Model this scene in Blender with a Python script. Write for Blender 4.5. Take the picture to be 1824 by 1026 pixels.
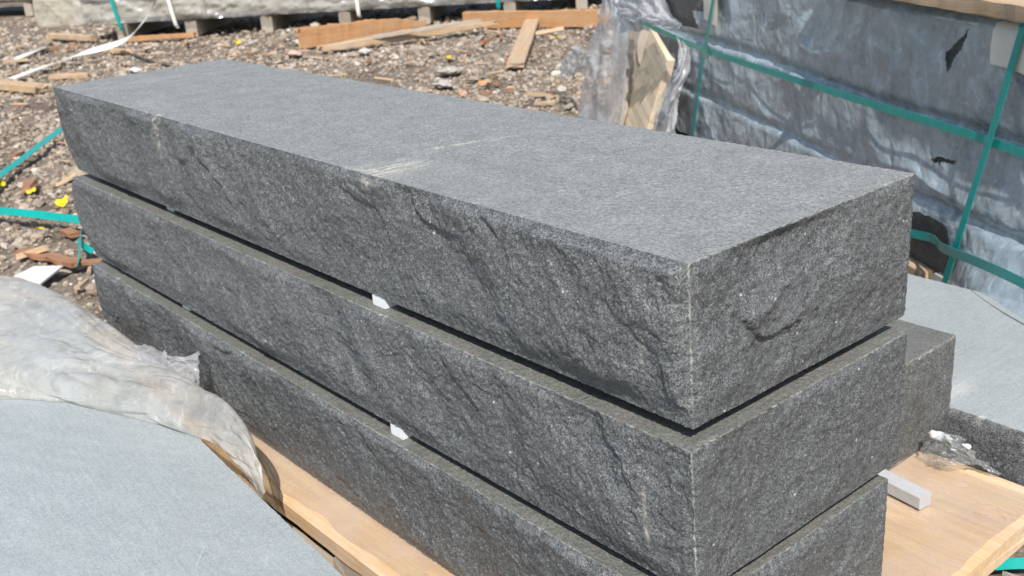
import bpy, math, random
import numpy as np
from mathutils import Matrix, Vector, Euler

sc = bpy.context.scene
for o in list(bpy.data.objects):
    bpy.data.objects.remove(o)

# ------------------------------------------------------------------ camera
CAM = np.array([0.629, -0.731, 1.058])
EUL = (math.radians(69.179), math.radians(3.649), math.radians(49.392))
FPX = 1896.83                      # focal length in pixels of an 1824 wide picture
cd = bpy.data.cameras.new('camera')
cam = bpy.data.objects.new('camera', cd)
sc.collection.objects.link(cam)
cam.location = CAM
cam.rotation_euler = EUL
cd.sensor_width = 36.0
cd.lens = 36.0 * FPX / 1824.0
cd.clip_start = 0.02
cd.clip_end = 400.0
cd.dof.use_dof = True
cd.dof.focus_distance = 1.3
cd.dof.aperture_fstop = 11.0
sc.camera = cam

# ------------------------------------------------------------------ sky, sun, exposure
SUN = Vector((0.52, -0.41, 0.75)).normalized()      # towards the sun
world = bpy.data.worlds.new('World')
sc.world = world
world.use_nodes = True
wn = world.node_tree
bg = wn.nodes['Background']
sky = wn.nodes.new('ShaderNodeTexSky')
sky.sky_type = 'NISHITA'
sky.sun_disc = False
sky.sun_elevation = math.asin(SUN.z)
sky.sun_rotation = math.atan2(SUN.x, SUN.y)
sky.air_density = 1.2
sky.dust_density = 1.5
sky.ozone_density = 1.0
wn.links.new(sky.outputs[0], bg.inputs[0])
bg.inputs[1].default_value = 0.1
sl = bpy.data.lights.new('sun', 'SUN')
sl.energy = 4.2
sl.angle = math.radians(0.53)
sl.color = (1.0, 0.95, 0.87)
sun = bpy.data.objects.new('sun', sl)
sc.collection.objects.link(sun)
sun.rotation_euler = SUN.to_track_quat('Z', 'Y').to_euler()
sc.view_settings.view_transform = 'Standard'
sc.view_settings.look = 'None'
sc.view_settings.exposure = 0.4
sc.cycles.max_bounces = 5
sc.cycles.diffuse_bounces = 2
sc.cycles.glossy_bounces = 2
sc.cycles.transmission_bounces = 3
sc.cycles.transparent_max_bounces = 8
sc.cycles.caustics_reflective = False
sc.cycles.caustics_refractive = False
sc.view_settings.gamma = 1.0
sc.view_settings.use_curve_mapping = False

# ------------------------------------------------------------------ helpers: measuring
RC = np.array(Euler(EUL, 'XYZ').to_matrix())
def ray(x, y):
    return RC @ np.array([(x - 912.0) / FPX, -(y - 513.0) / FPX, -1.0])
def at(x, y, z):
    d = ray(x, y)
    return CAM + d * (z - CAM[2]) / d[2]
def project(P):
    q = (np.atleast_2d(P) - CAM) @ RC
    return np.stack([912 + FPX * q[:, 0] / -q[:, 2], 513 - FPX * q[:, 1] / -q[:, 2], -q[:, 2]], 1)

# ------------------------------------------------------------------ helpers: noise
def _h(ix, iy, s):
    n = (ix.astype(np.int64) * 374761393 + iy.astype(np.int64) * 668265263 + s * 974634541) & 0xFFFFFFFF
    n = ((n ^ (n >> 13)) * 1274126177) & 0xFFFFFFFF
    n = n ^ (n >> 16)
    return (n & 0xFFFFFF) / float(0x1000000)
def pn(x, y, s=0):
    x = np.asarray(x, float); y = np.asarray(y, float)
    x0 = np.floor(x); y0 = np.floor(y); fx = x - x0; fy = y - y0
    u = fx * fx * fx * (fx * (fx * 6 - 15) + 10); v = fy * fy * fy * (fy * (fy * 6 - 15) + 10)
    def g(a, b):
        t = _h(x0 + a, y0 + b, s) * 2 * np.pi
        return np.cos(t) * (fx - a) + np.sin(t) * (fy - b)
    return ((g(0, 0) * (1 - u) + g(1, 0) * u) * (1 - v) + (g(0, 1) * (1 - u) + g(1, 1) * u) * v) * 1.5
def fbm(x, y, s=0, o=4, gain=.5):
    r = 0; a = 1.0
    for i in range(o):
        r = r + a * pn(x * 2 ** i + 17.3 * i, y * 2 ** i - 9.1 * i, s + i * 31); a *= gain
    return r
def sm(a, b, x):
    t = np.clip((x - a) / (b - a), 0, 1)
    return t * t * (3 - 2 * t)

# ------------------------------------------------------------------ helpers: objects
COL = sc.collection
def mesh_np(name, V, F, mats, midx=None, smooth=True, attrs=None, color=None):
    V = np.asarray(V, np.float32).reshape(-1, 3); F = np.asarray(F, np.int32)
    k = F.shape[1]; n = len(F)
    me = bpy.data.meshes.new(name)
    me.vertices.add(len(V)); me.vertices.foreach_set('co', V.ravel())
    me.loops.add(n * k); me.loops.foreach_set('vertex_index', F.ravel())
    me.polygons.add(n)
    me.polygons.foreach_set('loop_start', np.arange(0, n * k, k, dtype=np.int32))
    me.polygons.foreach_set('use_smooth', np.full(n, bool(smooth)))
    for m in mats: me.materials.append(m)
    if midx is not None: me.polygons.foreach_set('material_index', np.asarray(midx, np.int32))
    for nm, a in (attrs or {}).items():
        a = np.asarray(a, np.float32)
        if a.ndim == 2:
            at_ = me.attributes.new(nm, 'FLOAT_VECTOR', 'POINT'); at_.data.foreach_set('vector', a.ravel())
        else:
            at_ = me.attributes.new(nm, 'FLOAT', 'POINT'); at_.data.foreach_set('value', a)
    if color is not None:
        c = np.ones((len(V), 4), np.float32); c[:, :3] = color
        at_ = me.attributes.new('col', 'FLOAT_COLOR', 'POINT'); at_.data.foreach_set('color', c.ravel())
    me.update(calc_edges=True)
    return me
def put(name, me=None, parent=None, label=None, cat=None, group=None, kind=None, loc=None, rotz=None):
    o = bpy.data.objects.new(name, me)
    COL.objects.link(o)
    if parent is not None: o.parent = parent
    if label: o['label'] = label
    if cat: o['category'] = cat
    if group: o['group'] = group
    if kind: o['kind'] = kind
    if loc is not None: o.location = loc
    if rotz is not None: o.rotation_euler = (0, 0, rotz)
    return o
def gridF(nu, nv, flip=False, off=0):
    i, j = np.meshgrid(np.arange(nu - 1), np.arange(nv - 1), indexing='ij')
    a = i * nv + j
    F = np.stack([a, a + nv, a + nv + 1, a + 1], -1).reshape(-1, 4)
    if flip: F = F[:, ::-1]
    return F + off
def sweep(path, ws, ts, up, mats, name='bar', seed=0, rough=0.0, bev=.12, cap_rough=0.0):
    """a bar of rounded rectangular section along a path; 'up' is the direction of its thickness"""
    P = np.asarray(path, float); n = len(P)
    T = np.gradient(P, axis=0); T /= np.linalg.norm(T, axis=1)[:, None]
    U = np.broadcast_to(np.asarray(up, float), P.shape).copy()
    U -= (U * T).sum(1)[:, None] * T; U /= np.linalg.norm(U, axis=1)[:, None]
    S = np.cross(T, U)
    ws = np.broadcast_to(np.asarray(ws, float), (n,)); ts = np.broadcast_to(np.asarray(ts, float), (n,))
    prof = []
    for a, b in ((1, -1), (1, 1), (-1, 1), (-1, -1)):
        prof += [(a, b, 1), (a, b, 0)] if (a * b) < 0 else [(a, b, 0), (a, b, 1)]
    k = 8
    ln = np.concatenate([[0], np.cumsum(np.linalg.norm(np.diff(P, axis=0), axis=1))])
    V = np.zeros((n, k, 3)); G = np.zeros((n, k, 3))
    for q, (a, b, e) in enumerate(prof):
        bv = np.minimum(ws, ts) * bev
        ww = ws / 2 - (bv if e == 1 else 0); tt = ts / 2 - (bv if e == 0 else 0)
        if rough:
            nz = rough * fbm(ln * 14, np.full(n, q * .37 + seed * 3.1), seed, 3)
        else: nz = 0
        V[:, q] = P + S * (a * (ww + nz))[:, None] + U * (b * (tt + nz))[:, None]
        G[:, q, 0] = ln; G[:, q, 1] = a * ww; G[:, q, 2] = b * tt
    if cap_rough:
        rg = np.random.RandomState(seed + 5)
        V[0] -= T[0] * (rg.rand(k) * cap_rough)[:, None]; V[-1] += T[-1] * (rg.rand(k) * cap_rough)[:, None]
    F = []
    for i in range(n - 1):
        for q in range(k):
            r = (q + 1) % k
            F.append((i * k + q, (i + 1) * k + q, (i + 1) * k + r, i * k + r))
    VV = V.reshape(-1, 3); GG = G.reshape(-1, 3)
    c0 = len(VV)
    VV = np.concatenate([VV, [V[0].mean(0)], [V[-1].mean(0)]])
    g0 = GG[:k].mean(0); g1 = GG[-k:].mean(0); GG = np.concatenate([GG, [g0], [g1]])
    for q in range(0, k, 2):
        r, s = (q + 1) % k, (q + 2) % k
        F.append((c0, q, r, s)); F.append((c0 + 1, (n - 1) * k + s, (n - 1) * k + r, (n - 1) * k + q))
    return mesh_np(name, VV, F, mats, smooth=False, attrs={'gc': GG})
def lerp_path(pts, n):
    """Catmull-Rom through the points"""
    P = np.asarray(pts, float)
    if len(P) == 2:
        t = np.linspace(0, 1, n)[:, None]; return P[0] * (1 - t) + P[1] * t
    Q = np.concatenate([[2 * P[0] - P[1]], P, [2 * P[-1] - P[-2]]])
    u = np.linspace(0, len(P) - 1 - 1e-9, n); i = u.astype(int); t = (u - i)[:, None]
    a, b, c, d = Q[i], Q[i + 1], Q[i + 2], Q[i + 3]
    return .5 * (2 * b + (c - a) * t + (2 * a - 5 * b + 4 * c - d) * t ** 2 + (3 * b - a - 3 * c + d) * t ** 3)

# ------------------------------------------------------------------ helpers: materials
class MT:
    def __init__(s, name):
        s.m = bpy.data.materials.new(name); s.m.use_nodes = True
        s.t = s.m.node_tree; s.t.nodes.clear()
        s.out = s.t.nodes.new('ShaderNodeOutputMaterial')
    def n(s, ty, ins=None, **props):
        nd = s.t.nodes.new('ShaderNode' + ty)
        for k, v in props.items(): setattr(nd, k, v)
        for k, v in (ins or {}).items():
            i = nd.inputs[k]
            if isinstance(v, bpy.types.NodeSocket): s.t.links.new(v, i)
            elif isinstance(v, bpy.types.Node): s.t.links.new(v.outputs[0], i)
            else: i.default_value = v
        return nd
    def math(s, op, a, b=0.0, c=None, clamp=False):
        d = {0: a, 1: b}
        if c is not None: d[2] = c
        return s.n('Math', d, operation=op, use_clamp=clamp).outputs[0]
    def ramp(s, fac, stops, interp='LINEAR'):
        nd = s.n('ValToRGB', {0: fac}); cr = nd.color_ramp; cr.interpolation = interp
        while len(cr.elements) < len(stops): cr.elements.new(.5)
        for e, (p, c) in zip(cr.elements, stops):
            e.position = p
            e.color = (c, c, c, 1) if isinstance(c, (int, float)) else (*c, 1)
        return nd.outputs[0]
    def mix(s, fac, a, b, blend='MIX'):
        nd = s.n('Mix', None, data_type='RGBA', blend_type=blend)
        for i, v in ((0, fac), (6, a), (7, b)):
            if isinstance(v, bpy.types.NodeSocket): s.t.links.new(v, nd.inputs[i])
            else: nd.inputs[i].default_value = (*v, 1) if isinstance(v, tuple) else v
        return nd.outputs[2]
    def vmath(s, op, a, b=None):
        d = {0: a}
        if b is not None: d[1] = b
        return s.n('VectorMath', d, operation=op)
    def coord(s, scale=None, attr=None):
        """object coordinates with a shift of their own for each object"""
        if attr: v = s.n('Attribute', attribute_name=attr).outputs['Vector']
        else: v = s.n('TexCoord').outputs['Object']
        r = s.n('ObjectInfo').outputs['Random']
        sh = s.n('CombineXYZ', {0: s.math('MULTIPLY', r, 37.0), 1: s.math('MULTIPLY', r, 91.0), 2: s.math('MULTIPLY', r, 53.0)}).outputs[0]
        v = s.vmath('ADD', v, sh).outputs[0]
        if scale: v = s.vmath('MULTIPLY', v, scale).outputs[0]
        return v
    def noise(s, v, scale, detail=3.0, rough=.55, dist=0.0):
        return s.n('TexNoise', {'Vector': v, 'Scale': scale, 'Detail': detail, 'Roughness': rough, 'Distortion': dist}).outputs[0]
    def surf(s, sh):
        s.t.links.new(sh.outputs[0] if isinstance(sh, bpy.types.Node) else sh, s.out.inputs[0]); return s.m
    def attr(s, nm, k='Fac'):
        return s.n('Attribute', attribute_name=nm).outputs[k]

def granite_rough(name, lo, mid, hi, warm=(.06, .06, .052), grain=860.0, glint=.34):
    m = MT(name); v = m.coord()
    vor = m.n('TexVoronoi', {'Vector': m.vmath('ADD', v, m.vmath('SCALE', m.n('TexNoise', {'Vector': v, 'Scale': 300.0}).outputs[1]).outputs[0]).outputs[0], 'Scale': grain})
    m.t.nodes[-2 if 0 else 0]
    sc_ = [n for n in m.t.nodes if n.bl_idname == 'ShaderNodeVectorMath' and n.operation == 'SCALE'][-1]
    sc_.inputs['Scale'].default_value = .004
    rnd = m.n('SeparateColor', {0: vor.outputs['Color']}).outputs[0]
    col = m.ramp(rnd, [(0.0, lo), (.45, mid), (.82, tuple((a + b) / 2 for a, b in zip(mid, hi))), (1.0, hi)])
    n2 = m.noise(v, 9.0, 3.0, .62)
    col = m.mix(m.ramp(n2, [(.38, 0.0), (.66, .3)]), col, warm, 'MIX')
    n3 = m.noise(v, 70.0, 2.0, .6)
    col = m.mix(1.0, col, m.ramp(n3, [(.25, .74), (.75, 1.28)]), 'MULTIPLY')
    # a few big pale flecks
    v2 = m.n('TexVoronoi', {'Vector': v, 'Scale': 150.0})
    r2 = m.n('SeparateColor', {0: v2.outputs['Color']}).outputs[1]
    fl = m.math('MULTIPLY', m.math('GREATER_THAN', r2, .991), m.math('LESS_THAN', v2.outputs['Distance'], .26))
    col = m.mix(m.math('MULTIPLY', fl, .75), col, (.5, .52, .54))
    # bruised pale arrises and dust
    e = m.attr('edge')
    ew = m.math('MULTIPLY', m.ramp(e, [(.15, 0.0), (.8, 1.0)]), m.ramp(m.noise(v, 160.0, 1.0, .7), [(.34, .1), (.6, 1.0)]))
    ew = m.math('MULTIPLY', ew, m.ramp(m.noise(v, 28.0, 2.0, .6), [(.35, .25), (.6, 1.0)]))
    col = m.mix(m.math('MULTIPLY', ew, .85), col, (.46, .455, .42))
    d = m.attr('dust')
    col = m.mix(m.math('MULTIPLY', d, m.ramp(m.noise(v, 220.0, 1.0), [(.3, .25), (.7, 1.0)])), col, (.45, .42, .36))
    bump = m.n('Bump', {'Strength': .55, 'Distance': .002, 'Height': m.math('ADD', m.noise(v, 330.0, 2.0, .65), m.math('MULTIPLY', m.noise(v, 90.0, 1.0, .6), 1.3))})
    rv = m.vmath('SCALE', m.vmath('SUBTRACT', vor.outputs['Color'], (.5, .5, .5)).outputs[0]); rv.inputs['Scale'].default_value = glint
    nrm = m.vmath('NORMALIZE', m.vmath('ADD', bump.outputs[0], rv.outputs[0]).outputs[0]).outputs[0]
    b = m.n('BsdfPrincipled', {'Base Color': col, 'Roughness': .5, 'Normal': nrm, 'Specular IOR Level': .45})
    return m.surf(b)
def granite_top(name, a, b_, warm, streak=(60., 60., 60.), dustc=(.62, .57, .48), bumpd=.0024, spec=.5):
    m = MT(name); v = m.coord()
    vor = m.n('TexVoronoi', {'Vector': v, 'Scale': 420.0})
    rnd = m.n('SeparateColor', {0: vor.outputs['Color']}).outputs[0]
    vs = m.vmath('MULTIPLY', v, streak).outputs[0]
    n1 = m.noise(vs, 6.0, 2.0, .7)
    col = m.mix(m.math('ADD', m.math('MULTIPLY', rnd, .56), m.math('ADD', m.math('MULTIPLY', n1, .44 if streak == (60., 60., 60.) else .2), 0.0 if streak == (60., 60., 60.) else .12)), a, b_)
    n2 = m.noise(v, 5.0, 3.0, .6)
    col = m.mix(m.ramp(n2, [(.4, 0.0), (.7, .25)]), col, warm)
    col = m.mix(1.0, col, m.ramp(m.noise(v, 22.0, 2.0, .6), [(.25, .88), (.75, 1.12)] if streak == (60., 60., 60.) else [(.25, .965), (.75, 1.035)]), 'MULTIPLY')
    if streak != (60., 60., 60.):
        col = m.mix(1.0, col, m.ramp(m.noise(m.vmath('MULTIPLY', v, tuple(q * 2.2 for q in streak)).outputs[0], 1.0, 2.0, .6), [(.3, .93), (.55, 1.0), (.75, 1.05)]), 'MULTIPLY')
        col = m.mix(1.0, col, m.ramp(m.noise(v, 3.5, 4.0, .65), [(.3, .94), (.7, 1.04)]), 'MULTIPLY')
        sn = m.noise(m.vmath('MULTIPLY', m.n('VectorRotate', {'Vector': v, 'Angle': .6}, rotation_type='Z_AXIS').outputs[0], (3.0, 130.0, 1.0)).outputs[0], 1.0, 2.0, .6)
        col = m.mix(m.math('MULTIPLY', m.ramp(sn, [(.68, 0.0), (.76, 1.0)]), m.ramp(m.noise(v, 6.0, 2.0), [(.5, 0.0), (.6, .5)])), col, (.62, .63, .62))
    e = m.attr('edge')
    ew = m.math('MULTIPLY', m.ramp(e, [(.25, 0.0), (.9, 1.0)]), m.ramp(m.noise(v, 160.0, 1.0, .7), [(.34, .1), (.6, 1.0)]))
    col = m.mix(m.math('MULTIPLY', ew, .7), col, (.5, .49, .45))
    d = m.attr('dust')
    col = m.mix(m.math('MULTIPLY', d, m.ramp(m.noise(v, 260.0, 1.0), [(.3, .35), (.7, 1.0)])), col, dustc)
    bump = m.n('Bump', {'Strength': .5, 'Distance': bumpd, 'Height': m.math('ADD', m.noise(v, 300.0, 1.0, .6), m.math('MULTIPLY', m.noise(v, 110.0, 1.0, .6), 1.0))})
    b = m.n('BsdfPrincipled', {'Base Color': col, 'Roughness': .52, 'Normal': bump, 'Specular IOR Level': spec})
    return m.surf(b)
def wood(name, c1, c2, gray=(.30, .27, .24), grayness=.3, dirty=(.10, .07, .05)):
    m = MT(name); v = m.coord(attr='gc')
    g = m.vmath('MULTIPLY', v, (2.0, 70.0, 70.0)).outputs[0]
    n1 = m.noise(g, 1.0, 5.0, .65, .4)
    w = m.n('TexNoise', {'Vector': m.vmath('MULTIPLY', v, (1.2, 24.0, 24.0)).outputs[0], 'Scale': 1.0, 'Detail': 2.0, 'Distortion': 1.2}).outputs[0]
    rings = m.math('FRACT', m.math('MULTIPLY', w, 9.0))
    col = m.mix(m.math('ADD', m.math('MULTIPLY', m.ramp(n1, [(.35, 0.0), (.65, 1.0)]), .6), m.math('MULTIPLY', rings, .4)), c1, c2)
    n2 = m.noise(v, 9.0, 4.0, .6)
    col = m.mix(m.ramp(n2, [(.45 - grayness * .2, 0.0), (.75, min(1, .5 + grayness))]), col, gray)
    n3 = m.noise(m.vmath('MULTIPLY', v, (6., 40., 40.)).outputs[0], 1.0, 4.0, .7)
    col = m.mix(m.ramp(n3, [(.62, 0.0), (.8, .6)]), col, dirty)
    bump = m.n('Bump', {'Strength': .5, 'Distance': .002, 'Height': m.math('ADD', n1, m.math('MULTIPLY', m.noise(v, 120.0, 3.0), .4))})
    return m.surf(m.n('BsdfPrincipled', {'Base Color': col, 'Roughness': .78, 'Normal': bump, 'Specular IOR Level': .25}))
def film(name, col=(.78, .80, .82), a0=.35, a1=.7, scale=5.0, rough=.28, stain=None, trans=.4, gloss=.1, line=.3, dusty=0.0, ridge=0.0):
    m = MT(name); v = m.coord()
    n1 = m.noise(v, scale, 5.0, .6, .1)
    n2 = m.noise(m.vmath('MULTIPLY', v, (1.0, 1.0, .35)).outputs[0], scale * 7, 4.0, .6)
    al = m.math('ADD', m.math('MULTIPLY', m.ramp(n1, [(.32, 0.0), (.72, 1.0)]), a1 - a0), a0)
    al = m.math('ADD', al, m.math('MULTIPLY', m.math('SUBTRACT', n2, .5), .35), clamp=True)
    if dusty:
        nd = m.noise(v, 16.0, 7.0, .74, .3)
        al = m.math('ADD', al, m.math('MULTIPLY', m.math('SUBTRACT', nd, .5), dusty), clamp=True)
    n3 = m.math('ABSOLUTE', m.math('SUBTRACT', m.noise(v, scale * 1.7, 3.0, .6, 1.5), .5))
    al = m.math('ADD', al, m.math('MULTIPLY', m.ramp(n3, [(.0, 1.0), (.022, 0.0)]), m.math('MULTIPLY', m.ramp(n2, [(.45, 0.0), (.62, 1.0)]), line)), clamp=True)
    lw = m.n('LayerWeight', {'Blend': .35}).outputs['Facing']
    al = m.math('ADD', al, m.math('MULTIPLY', m.math('POWER', lw, 2.0), .35), clamp=True)
    c = col
    if stain:
        c = m.mix(m.ramp(m.noise(v, scale * .8, 5.0, .65), [(.42, 0.0), (.68, .9)]), col, stain)
    bump = m.n('Bump', {'Strength': .3, 'Distance': .0016, 'Height': m.noise(v, 26.0, 3.0, .5, .8)})
    if ridge:
        r1 = m.math('ABSOLUTE', m.math('SUBTRACT', m.noise(v, 7.0, 2.0, .5, .4), .5)); r2 = m.math('ABSOLUTE', m.math('SUBTRACT', m.noise(v, 19.0, 2.0, .5, .3), .5))
        bump = m.n('Bump', {'Strength': 1.0, 'Distance': ridge, 'Height': m.math('ADD', r1, m.math('MULTIPLY', r2, .4))})
    body = m.n('MixShader', {0: trans, 1: m.n('BsdfDiffuse', {'Color': c if not isinstance(c, tuple) else (*c, 1), 'Normal': bump}), 2: m.n('BsdfTranslucent', {'Color': c if not isinstance(c, tuple) else (*c, 1), 'Normal': bump})})
    gl = m.n('BsdfGlossy', {'Color': (1, 1, 1, 1), 'Roughness': rough, 'Normal': bump})
    tr = m.n('BsdfTransparent', {'Color': (.93, .95, .96, 1)})
    s1 = m.n('MixShader', {0: al, 1: tr, 2: body})
    fr = m.math('ADD', m.math('MULTIPLY', m.math('POWER', lw, 3.0), .5), gloss, clamp=True)
    return m.surf(m.n('MixShader', {0: fr, 1: s1, 2: gl}))
def plain(name, col, rough=.5, var=.15, scale=30.0, spec=.4, bump=0.0, trans=0.0):
    m = MT(name); v = m.coord()
    n1 = m.noise(v, scale, 4.0, .6)
    c = m.mix(1.0, col, m.ramp(n1, [(.3, 1 - var), (.7, 1 + var)]), 'MULTIPLY')
    ins = {'Base Color': c, 'Roughness': rough, 'Specular IOR Level': spec}
    if bump: ins['Normal'] = m.n('Bump', {'Strength': .5, 'Distance': bump, 'Height': n1})
    b = m.n('BsdfPrincipled', ins)
    if trans:
        b = m.n('MixShader', {0: trans, 1: b, 2: m.n('BsdfTranslucent', {'Color': c})})
    return m.surf(b)
def colored(name, rough=.85, mul=1.0, spec=.25):
    """colour of each stone from its own attribute"""
    m = MT(name); v = m.coord(); c = m.attr('col', 'Color')
    c = m.mix(1.0, c, m.ramp(m.noise(v, 160.0, 4.0, .65), [(.25, .62 * mul), (.75, 1.3 * mul)]), 'MULTIPLY')
    bump = m.n('Bump', {'Strength': .6, 'Distance': .003, 'Height': m.noise(v, 140.0, 4.0, .6)})
    return m.surf(m.n('BsdfPrincipled', {'Base Color': c, 'Roughness': rough, 'Normal': bump, 'Specular IOR Level': spec}))

M = {}
M['rock'] = granite_rough('split granite', (.040, .043, .046), (.094, .100, .106), (.25, .262, .272), (.078, .081, .082))
M['rock_far'] = granite_rough('split granite weathered', (.034, .035, .035), (.088, .09, .09), (.28, .285, .28), (.10, .098, .085))
M['flamed'] = granite_top('flamed granite', (.095, .099, .099), (.365, .374, .366), (.22, .222, .208))
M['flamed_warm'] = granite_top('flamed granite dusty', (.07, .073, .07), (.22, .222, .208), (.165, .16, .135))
M['sawn'] = granite_top('sawn bluestone', (.235, .27, .285), (.41, .448, .462), (.33, .362, .37), streak=(3.0, 110., 20.), dustc=(.55, .56, .55), bumpd=.0006)
M['sawn2'] = granite_top('sawn bluestone across', (.245, .278, .288), (.42, .455, .465), (.34, .365, .37), streak=(110., 3.0, 20.), dustc=(.6, .6, .58), bumpd=.0006)
M['wood_deck'] = wood('fresh pine deck', (.78, .55, .31), (.54, .34, .17), (.64, .50, .39), .4, (.36, .24, .16))
M['wood_veil'] = wood('bleached board', (.80, .68, .50), (.62, .49, .33), (.6, .53, .45), .3, (.34, .26, .18))
M['wood_orange'] = wood('orange timber', (.52, .29, .14), (.34, .16, .065), (.40, .28, .18), .3)
M['wood_pale'] = wood('pale timber', (.60, .44, .28), (.40, .26, .15), (.42, .34, .27), .35)
M['wood_gray'] = wood('weathered timber', (.46, .38, .30), (.30, .24, .18), (.38, .35, .31), .6)
M['wood_red'] = wood('reddish timber', (.36, .18, .10), (.27, .13, .07), (.3, .2, .14), .25)
M['film_milky'] = film('milky polyethylene', (.90, .90, .88), .34, .76, 5.0, .13, (.76, .70, .59), .45, .13, .25, .3, .034)
M['film_wrap'] = film('wrap film', (.60, .72, .81), .30, .60, 3.0, .22, None, .05, .09, .25, .9, .020)
M['film_clear'] = film('shredded film', (.88, .88, .91), .36, .70, 6.0, .35, None, .55, .06, .2, .3, .012)
M['film_dark'] = film('thin clear film', (.5, .52, .54), .15, .4, 9.0, .35, None, .3, .06)
M['film_far'] = film('wrap film far', (.78, .77, .75), .05, .35, 2.0, .25, None, .3, .06)
M['film_deck'] = film('film on the deck', (.84, .69, .58), .03, .30, 8.0, .3, (.62, .45, .38), .2, .06)
M['strap'] = plain('green strapping', (.004, .31, .28), .3, .12, 60.0, .5)
M['strap_white'] = plain('white strapping', (.72, .72, .70), .5, .1, 30.0)
M['foam'] = plain('white foam', (.72, .74, .77), .75, .05, 200.0, .2, .0005)
M['foam_dull'] = plain('dull foam', (.45, .46, .48), .8, .06, 60.0, .2, .0005)
M['paper'] = plain('white paper', (.62, .62, .61), .8, .06, 20.0, .2)
M['card'] = plain('cream cardboard', (.78, .74, .64), .85, .1, 20.0, .2)
M['yellow'] = plain('yellow plastic', (.82, .66, .02), .45, .1, 60.0, .4, 0.0, .25)
M['beige'] = plain('split limestone', (.37, .345, .29), .9, .22, 14.0, .2, .006)
M['stones'] = colored('gravel stones')
M['dark_core'] = plain('dark stone', (.03, .032, .034), .7, .3, 40.0)

# ------------------------------------------------------------------ ground
def soil_mat():
    m = MT('soil'); v = m.n('TexCoord').outputs['Object']
    n1 = m.noise(v, 3.0, 6.0, .65); n2 = m.noise(v, 60.0, 5.0, .7)
    col = m.mix(m.ramp(n1, [(.35, 0.0), (.65, 1.0)]), (.12, .095, .076), (.28, .238, .198))
    col = m.mix(1.0, col, m.ramp(n2, [(.3, .5), (.7, 1.5)]), 'MULTIPLY')
    bump = m.n('Bump', {'Strength': .8, 'Distance': .012, 'Height': n2})
    return m.surf(m.n('BsdfPrincipled', {'Base Color': col, 'Roughness': .95, 'Normal': bump, 'Specular IOR Level': .1}))
M['soil'] = soil_mat()
def gz(x, y):
    return .018 * fbm(x * .9, y * .9, 5, 3) + .008 * fbm(x * 6, y * 6, 8, 3)
gx = np.unique(np.concatenate([np.linspace(-150, -12, 24), np.arange(-12, 2.5, .045), np.linspace(2.5, 100, 20)]))
gy = np.unique(np.concatenate([np.linspace(-100, -1.6, 20), np.arange(-1.6, 7.5, .045), np.linspace(7.5, 150, 24)]))
XX, YY = np.meshgrid(gx, gy, indexing='ij')
ZZ = gz(XX, YY) - .012
me = mesh_np('ground', np.stack([XX, YY, ZZ], -1), gridF(len(gx), len(gy)), [M['soil']])
put('ground', me, kind='structure')

# ------------------------------------------------------------------ the granite steps
def rock(u, v, seed, ang=52.0, amp=1.0):
    """relief of a split face, metres outwards; u along, v up"""
    a = math.radians(ang)
    wu = u + .018 * fbm(u * 9, v * 9, seed + 1, 3); wv = v + .018 * fbm(u * 9 + 40, v * 9, seed + 2, 3)
    al = wu * math.cos(a) - wv * math.sin(a)         # along the ridges, down to the right
    ac = wu * math.sin(a) + wv * math.cos(a)
    h = .0075 * fbm(u * 3.6, v * 5.5, seed + 3, 2)
    h = h + .0085 * fbm(al * 2.4, ac * 7.5, seed + 16, 2, .4)
    n1 = fbm(al * 5, ac * 12, seed + 4, 2)
    h = h + .0025 * (.5 - np.abs(n1)) * (.5 + 1.0 * pn(u * 3, v * 4, seed + 5))
    # flakes split off one above the other: a sharp lip, then a long slope down to the next
    for fr, w1, w2, a_, o_ in ((8.0, .75, 1.1, .0070, 0), (15.0, .8, 1.4, .0017, 40)):
        p = ac * fr + w1 * fbm(al * 3.0 + o_, ac * 5, seed + 6 + o_, 3, .5) + w2 * .35 * pn(u * 5, v * 5 + o_, seed + 11)
        f = p - np.floor(p); cell = _h(np.floor(p), np.floor(p) * 0 + np.floor(al * 7 + 2 * pn(u * 4, v * 4, seed + 12)) * 0, seed + o_)
        g = sm(-.25, .35, pn(al * 4.5 + 31 * cell, ac * 5, seed + 13 + o_))
        h = h + a_ * g * (sm(.0, .13, f) * (1 - f) ** 1.2) * (.4 + .8 * cell)
    t = fbm(u * 6 + 3, v * 8, seed + 15, 3, .5)
    for lev, st in ((-.3, .0014), (.05, .0018), (.35, .0014)):
        h = h + st * sm(lev, lev + .05, t)
    h = h + .0011 * fbm(u * 45, v * 45, seed + 8, 4, .6)
    return h * amp
def spaced(a, b, d0, d1):
    """points from b (step d0) back to a (step d1)"""
    xs = [b]; L = b - a
    while xs[-1] > a:
        t = (b - xs[-1]) / L
        xs.append(xs[-1] - (d0 + (d1 - d0) * t))
    xs[-1] = a
    if xs[-2] - a < .4 * d0: xs.pop(-2)
    return np.array(xs[::-1])
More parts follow.
